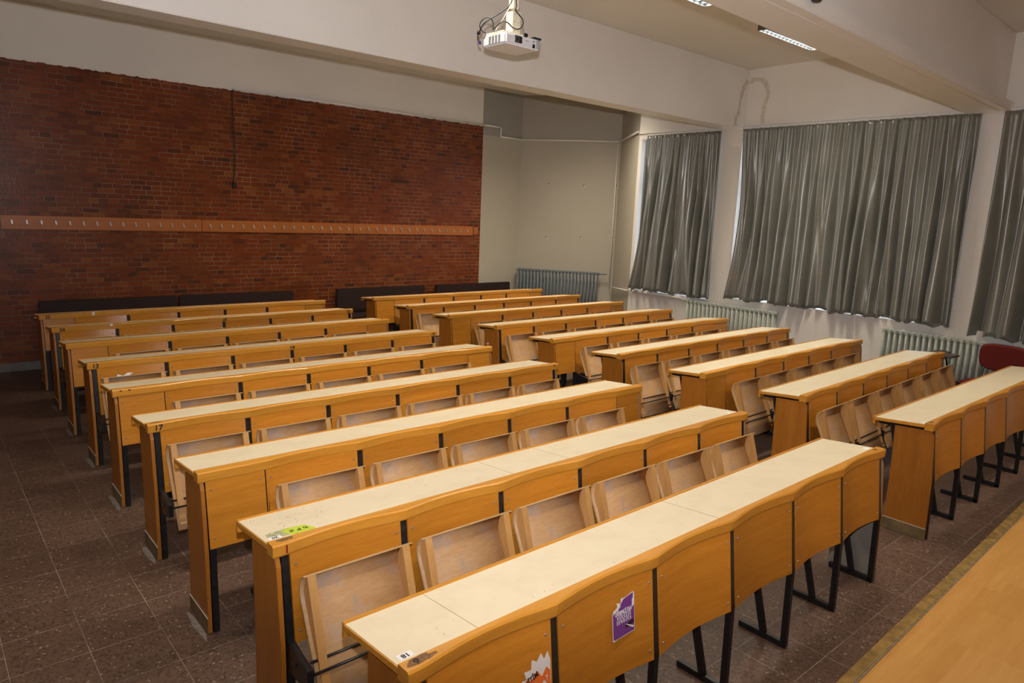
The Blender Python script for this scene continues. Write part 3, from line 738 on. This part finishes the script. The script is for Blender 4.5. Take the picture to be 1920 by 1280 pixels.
s2 = front_sticker(.395, .525, .47, .645, 'orange', [('EĞİTİM', .026, -.18, .10, 'ink', .75, 1.0, .30), ('SENDİKA', .024, -.14, -.10, 'paper', .70, 1.0, 0), ('T', .024, .36, -.02, 'paper', .7, 1, 0)],
   [(-.48,-.48),(.46,-.46),(.48,.10),(.36,.2),(.2,.06),(.05,.22),(-.15,.08),(-.3,.16),(-.48,.12)],
   [(-.5,-.5),(.48,-.48),(.5,.30),(.42,.48),(.3,.36),(.2,.5),(.06,.38),(-.1,.46),(-.14,.28),(-.36,.30),(-.3,.16),(-.5,.14)], (.064, .533), 2)
s2['label'] = 'orange sticker'
poly('torn_paper', [(-.05,-.02),(-.04,.02),(.0,.005),(.03,.025),(.07,.02),(.03,-.005),(0,-.022)], M['paper'], D[('L',6)], (.24, fy(.66)+.018, .66), (1,0,0), nrm_up)
poly('torn_paper', [(-.03,-.008),(-.01,.008),(.0,.0),(.04,.01),(.06,.004),(.0,-.01)], M['paper'], D[('L',3)], (.11, .078, ztop(.078)+.0014), (1,0,0), sl)
bm = BM(); disc(bm, (0,0,0), (-1,0,0), .014, .001, 14); obj('sticker', bm, M['paper'], D[('R',6)], (.009, .16, .56))
bm = BM(); bx(bm, -.012, .012, -.004, 0, -.018, .018); obj('sticker', bm, M['paper'], D[('L',9)], (.485, -.001, .775))
bm = BM(); bx(bm, -.012, .012, -.004, 0, -.010, .010); obj('sticker', bm, M['paper'], D[('L',8)], (.50, -.001, .782))
# dried mortar where the end frames stand on the tiles
for i in (2, 3, 4, 5, 6, 7, 8):
    rnd = random.Random(i); r = DATA[('L', i)]; bm = BM(); pts = []
    for k in range(14):
        a = 2*PI*k/14; rr = rnd.uniform(.8, 1.2); pts.append(bm.verts.new((math.cos(a)*.016*rr - .0, math.sin(a)*.14*rr, .0006)))
    bm.faces.new(pts); o = obj('trim_%d' % (20+i), bm, M['grime'], None, (r[0]-.012, PITCH*(i-1)+r[1]+.07, 0)); o['kind'] = 'structure'

# ------------------------------------------------------------------ red chair with writing tablet
ch = thing('tablet_chair', 'dark red upholstered chair with a dark writing tablet, in front of the radiator', 'chair', (7.36, .61, 0), math.radians(176))
# local: chair faces +x ; sitter's right hand side is -y
def cushion(name, w, d, t_, mat, bulge=.012, corner=.09):
    bm = BM(); n = 28; ring = []
    for k in range(n):
        a = 2*PI*k/n; ca, sa = math.cos(a), math.sin(a); e = .55
        ring.append((w/2*math.copysign(abs(ca)**e, ca), d/2*math.copysign(abs(sa)**e, sa)))
    lv = [(0, .90), (t_*.15, .98), (t_*.5, 1.0), (t_*.85, .97), (t_, .88), (t_+bulge, .55)]
    R = [[bm.verts.new((x*s, y*s, z)) for x, y in ring] for z, s in lv]
    for a in range(len(R)-1):
        for k in range(n): bm.faces.new((R[a][k], R[a][(k+1)%n], R[a+1][(k+1)%n], R[a+1][k])).smooth = True
    bm.faces.new(R[0][::-1]); bm.faces.new(R[-1])
    return mesh(name, bm, M[mat])
link('seat', cushion('seat', .46, .48, .05, 'redcloth'), ch, (.04, 0, .455)); link('seat_shell', cushion('seat_shell', .44, .46, .02, 'plastic', .002), ch, (.04, 0, .435))
bk = put('backrest', cushion('backrest', .29, .46, .035, 'redcloth', .01), ch, (-.235, 0, .73), (.18,0,1), (0,1,0))
bs = put('backrest_shell', cushion('backrest_shell', .29, .47, .02, 'plastic', .002), ch, (-.238, 0, .73), (.18,0,1), (0,1,0)); bs.location = (-.262, 0, .735)
for sy in (-1, 1):
    bm = BM(); tube(bm, [(.24, sy*.245, .01), (.12, sy*.235, .43), (-.20, sy*.235, .44)], .011, 8); obj('leg', bm, M['plastic'], ch)
    bm = BM(); tube(bm, [(-.27, sy*.245, .01), (.02, sy*.235, .435)], .011, 8); obj('leg', bm, M['plastic'], ch)
    bm = BM(); tube(bm, [(-.16, sy*.18, .44), (-.25, sy*.18, .48), (-.27, sy*.17, .66)], .011, 8); obj('back_support', bm, M['plastic'], ch)
bm = BM(); prism(bm, [(-.08,-.10,0),(.26,-.13,0),(.31,.04,0),(.27,.16,0),(.06,.16,0),(.03,.03,0),(-.08,.02,0)], (0,0,0), (0,0,.016)); tb = obj('writing_tablet', bm, M['tablet'], ch, (-.01, -.46, .725), .003); tb.scale = (1, -1, 1)
tb.scale = (1, 1, 1); tb.rotation_euler = (0, 0, 0)
bm = BM(); tube(bm, [(.13, -.24, .44), (.13, -.38, .46), (.12, -.45, .725)], .010, 8); tube(bm, [(.02, -.24, .44), (.02, -.38, .46), (.02, -.45, .725)], .010, 8); obj('tablet_support', bm, M['plastic'], ch)

# ------------------------------------------------------------------ projector on its ceiling mount
pj = thing('projector', 'white projector hanging from the ceiling under a pale pole', 'projector', (2.27, 2.45, 3.145))
bm = BM(); PW, PD, PH = .325, .27, .072
prism(bm, [(0,0,0),(PW,0,0),(PW,PD,0),(.03,PD,0),(0,PD-.03,0)], (0,0,0), (0,0,PH)); obj('body', bm, M['projwhite'], pj, (0,0,0), .012)
bm = BM(); bx(bm, .085, .150, -.002, .004, .018, .064); obj('lens_opening', bm, M['plastic'], pj, (0,0,0), .001)
bm = BM(); tube(bm, [(.106,-.0035,.041),(.106,.02,.041)], [.020,.018], 20); obj('lens_ring', bm, M['vent'], pj)
bm = BM(); tube(bm, [(.106,-.0045,.041),(.106,-.0036,.041)], .013, 20); obj('lens', bm, M['lens'], pj)
bm = BM(); bx(bm, .248, .272, -.002, .004, .008, .034); bx(bm, .252, .262, -.002, .003, .045, .055); obj('sensor_window', bm, M['plastic'], pj, (0,0,0), .002)
bm = BM()
for c_ in range(4):
    for r_ in range(9): bx(bm, -.0012, .002, .055+c_*.034, .055+c_*.034+.024, .012+r_*.006, .0150+r_*.006)
obj('vent_grille', bm, M['vent'], pj)
bm = BM()
for c_ in range(2):
    for r_ in range(10): bx(bm, .285+c_*.017, .297+c_*.017, -.0012, .002, .010+r_*.0055, .0128+r_*.0055)
obj('vent_grille', bm, M['vent'], pj)
bm = BM(); bx(bm, .182, .208, -.0012, .001, .042, .0455); obj('maker_mark', bm, M['vent'], pj)
bm = BM(); bx(bm, .26, .33, .0, .10, PH, PH+.012); obj('rear_cover', bm, M['plastic'], pj, (0,0,0), .001); bm = BM(); bx(bm, .17, .20, -.002, .012, PH-.002, PH+.020); obj('focus_knob', bm, M['plastic'], pj, (0,0,0), .001)
mt = thing('projector_mount', 'pale ceiling pole and plate carrying the projector', 'projector mount', (2.46, 2.60, ZC))
bm = BM(); bx(bm, -.17, .055, -.10, .09, 3.2175-ZC, 3.240-ZC); bx(bm, -.10, .08, -.06, .05, 3.240-ZC, 3.250-ZC); obj('mounting_plate', bm, M['ivory'], mt, (0,0,0), .002)
bm = BM(); bx(bm, -.026, .026, -.026, .026, 3.42-ZC, -.01); obj('pole', bm, M['ivory'], mt, (0,0,0), .003)
bm = BM(); bx(bm, -.036, .036, -.036, .036, 3.250-ZC, 3.40-ZC)
for z in (3.27, 3.33, 3.38): disc(bm, (-.018,-.036,z-ZC), (0,-1,0), .005, .002, 8, 1); disc(bm, (.018,-.036,z-ZC), (0,-1,0), .005, .002, 8, 1)
obj('pole_clamp', bm, [M['ivory'], M['vent']], mt, (0,0,0), .002)
bm = BM(); bx(bm, -.09, .09, -.09, .09, -.010, 0); obj('ceiling_plate', bm, M['ivory'], mt, (0,0,0), .002)
def bez(pts, n=8):
    P = [Vector(p) for p in pts]; out = []
    for i in range(len(P)-1):
        p0, p1, p2, p3 = P[max(i-1,0)], P[i], P[i+1], P[min(i+2,len(P)-1)]
        for k in range(n):
            t_ = k/n; out.append(.5*((2*p1)+(p2-p0)*t_+(2*p0-5*p1+4*p2-p3)*t_*t_+(3*p1-p0-3*p2+p3)*t_**3))
    out.append(P[-1]); return out
# cable routes are described in the plane just in front of the pole: (x, z) at depth y
def onp(px, py, y=2.56):
    """point of the plane y seen in that direction; the cables hang in one vertical plane"""
    d = CF + CR*((px-960)/1310.08) - CU*((py-640)/1310.08); t_ = (y-CAM.y)/d.y; return CAM + d*t_
def cable(pix, r, mat, label):
    bm = BM(); tube(bm, bez([onp(880+x/10.67, y_/10.67, yy) for x, y_, yy in pix]), r, 8)
    return tag(obj('projector_cable', bm, M[mat]), label, 'cable')
cable([(900,-420,2.52),(880,-150,2.52),(850,10,2.52),(770,140,2.52),(600,270,2.54),(420,380,2.58),(290,480,2.62),(225,580,2.66),(195,640,2.70),(170,720,2.72),(180,810,2.72),(215,855,2.71)], .0042, 'blackcab', 'black cable swinging left from the pole to the blue plug')
cable([(945,-420,2.50),(935,-120,2.50),(940,40,2.50),(945,110,2.50),(925,210,2.50),(1000,300,2.50),(1065,390,2.50),(1075,480,2.50),(1030,560,2.50),(950,585,2.50),(860,545,2.50),(780,465,2.50),(700,428,2.52),(610,470,2.54),(480,595,2.60)], .0042, 'blackcab', 'black cable looping past the pole clamp onto the projector')
cable([(480,600,2.64),(478,470,2.64),(440,380,2.64),(370,345,2.66),(290,375,2.68),(225,450,2.70),(210,530,2.70),(250,610,2.70),(330,660,2.68)], .0038, 'blackcab', 'black cable forming a round loop above the projector corner')
cable([(885,-420,2.54),(870,-100,2.54),(830,100,2.54),(740,270,2.55),(650,420,2.56),(560,540,2.62),(530,605,2.64)], .0034, 'whitecab', 'thin white cable slanting down from the pole')
bm = BM(); a_, b_ = onp(880+200/10.67, 600/10.67, 2.70), onp(880+178/10.67, 690/10.67, 2.71); tube(bm, [a_, b_], .012, 10); tag(obj('cable_adapter', bm, M['blackcab']), 'black inline plug on the cable left of the projector', 'plug')
bm = BM(); a_ = onp(880+218/10.67, 856/10.67, 2.70); bx(bm, -.012, .006, -.008, .008, -.010, .010); tag(obj('video_plug', bm, M['blueplug'], None, a_, .002), 'blue plug on the left side of the projector', 'plug')

# ------------------------------------------------------------------ luminaires
def luminaire(x0, x1, yc, label, group, power=LAMP, zb=ZC-.085, w=.30):
    L = x1-x0; r = thing('ceiling_luminaire', label, 'ceiling light', (x0, yc, ZC), 0, group)
    h = ZC-zb; bm = BM()
    bx(bm, 0, L, -w/2, w/2, -.012, -.001); bx(bm, 0, L, -w/2, -w/2+.008, -h, -.001); bx(bm, 0, L, w/2-.008, w/2, -h, -.001)
    bx(bm, 0, .008, -w/2, w/2, -h, -.001); bx(bm, L-.008, L, -w/2, w/2, -h, -.001); obj('housing', bm, M['housing'], r)
    bm = BM(); n = 14
    for k in range(1, n): bx(bm, L*k/n-.002, L*k/n+.002, -w/2+.01, w/2-.01, -h+.002, -h+.040)
    for yy in (-.05, .05): prof_x(bm, [(yy-.012,-h+.002),(yy+.012,-h+.002),(yy+.004,-h+.04),(yy-.004,-h+.04)], .01, L-.01)
    obj('louver', bm, M['louver'], r)
    al = bpy.data.lights.new('tube_light', 'AREA'); al.shape = 'RECTANGLE'; al.size = L-.06; al.size_y = w-.08; al.energy = power; al.color = LAMP_COL; al.spread = math.radians(128)
    lo = bpy.data.objects.new('tube_light', al); COL.objects.link(lo); lo.parent = r; lo.location = (L/2, 0, -h+.045)
    return r
luminaire(5.90, 7.02, 2.62, 'louvred ceiling light between the beams, nearer the window wall', 'louvred ceiling lights')
luminaire(3.62, 4.86, 2.56, 'louvred ceiling light between the beams at the top picture edge', 'louvred ceiling lights')
luminaire(1.2, 2.4, 2.55, 'louvred ceiling light above the desks left of the projector, outside the picture', None, LAMP*.8)
for x, p in ((2.2, .7), (4.4, .8), (6.2, 1.4)): luminaire(x, x+1.2, 6.1, 'louvred ceiling light hidden behind the far beam', 'louvred ceiling lights behind the far beam', LAMP*p)
for x, p in ((-.8, .5), (2.4, .6), (5.2, .6)): luminaire(x, x+1.2, -.6, 'louvred ceiling light above the platform, outside the picture', 'louvred ceiling lights above the platform', LAMP*p)
luminaire(-1.0, .2, 2.55, 'louvred ceiling light added above the left aisle, outside the picture', None, LAMP*.55)  # added unseen lamp, lifts the left ends of the desktops
bm = BM(); tube(bm, [(3.24,.775,3.44),(3.24,.775,3.312)], .032, 16); tube(bm, [(3.24,.775,3.312),(3.24,.775,3.299)], [.032,.022], 16)
tag(obj('spot_head', bm, M['plastic']), 'small black cylinder on the near beam, cut by the top picture edge', 'fixture')
bm = BM(); bx(bm, -.02, .02, -.014, .014, -.035, .035); tag(obj('wall_clip', bm, M['plastic'], None, (XW-.014, 4.92, 3.44), .004), 'small dark clip on the white wall above the narrow curtain', 'clip')
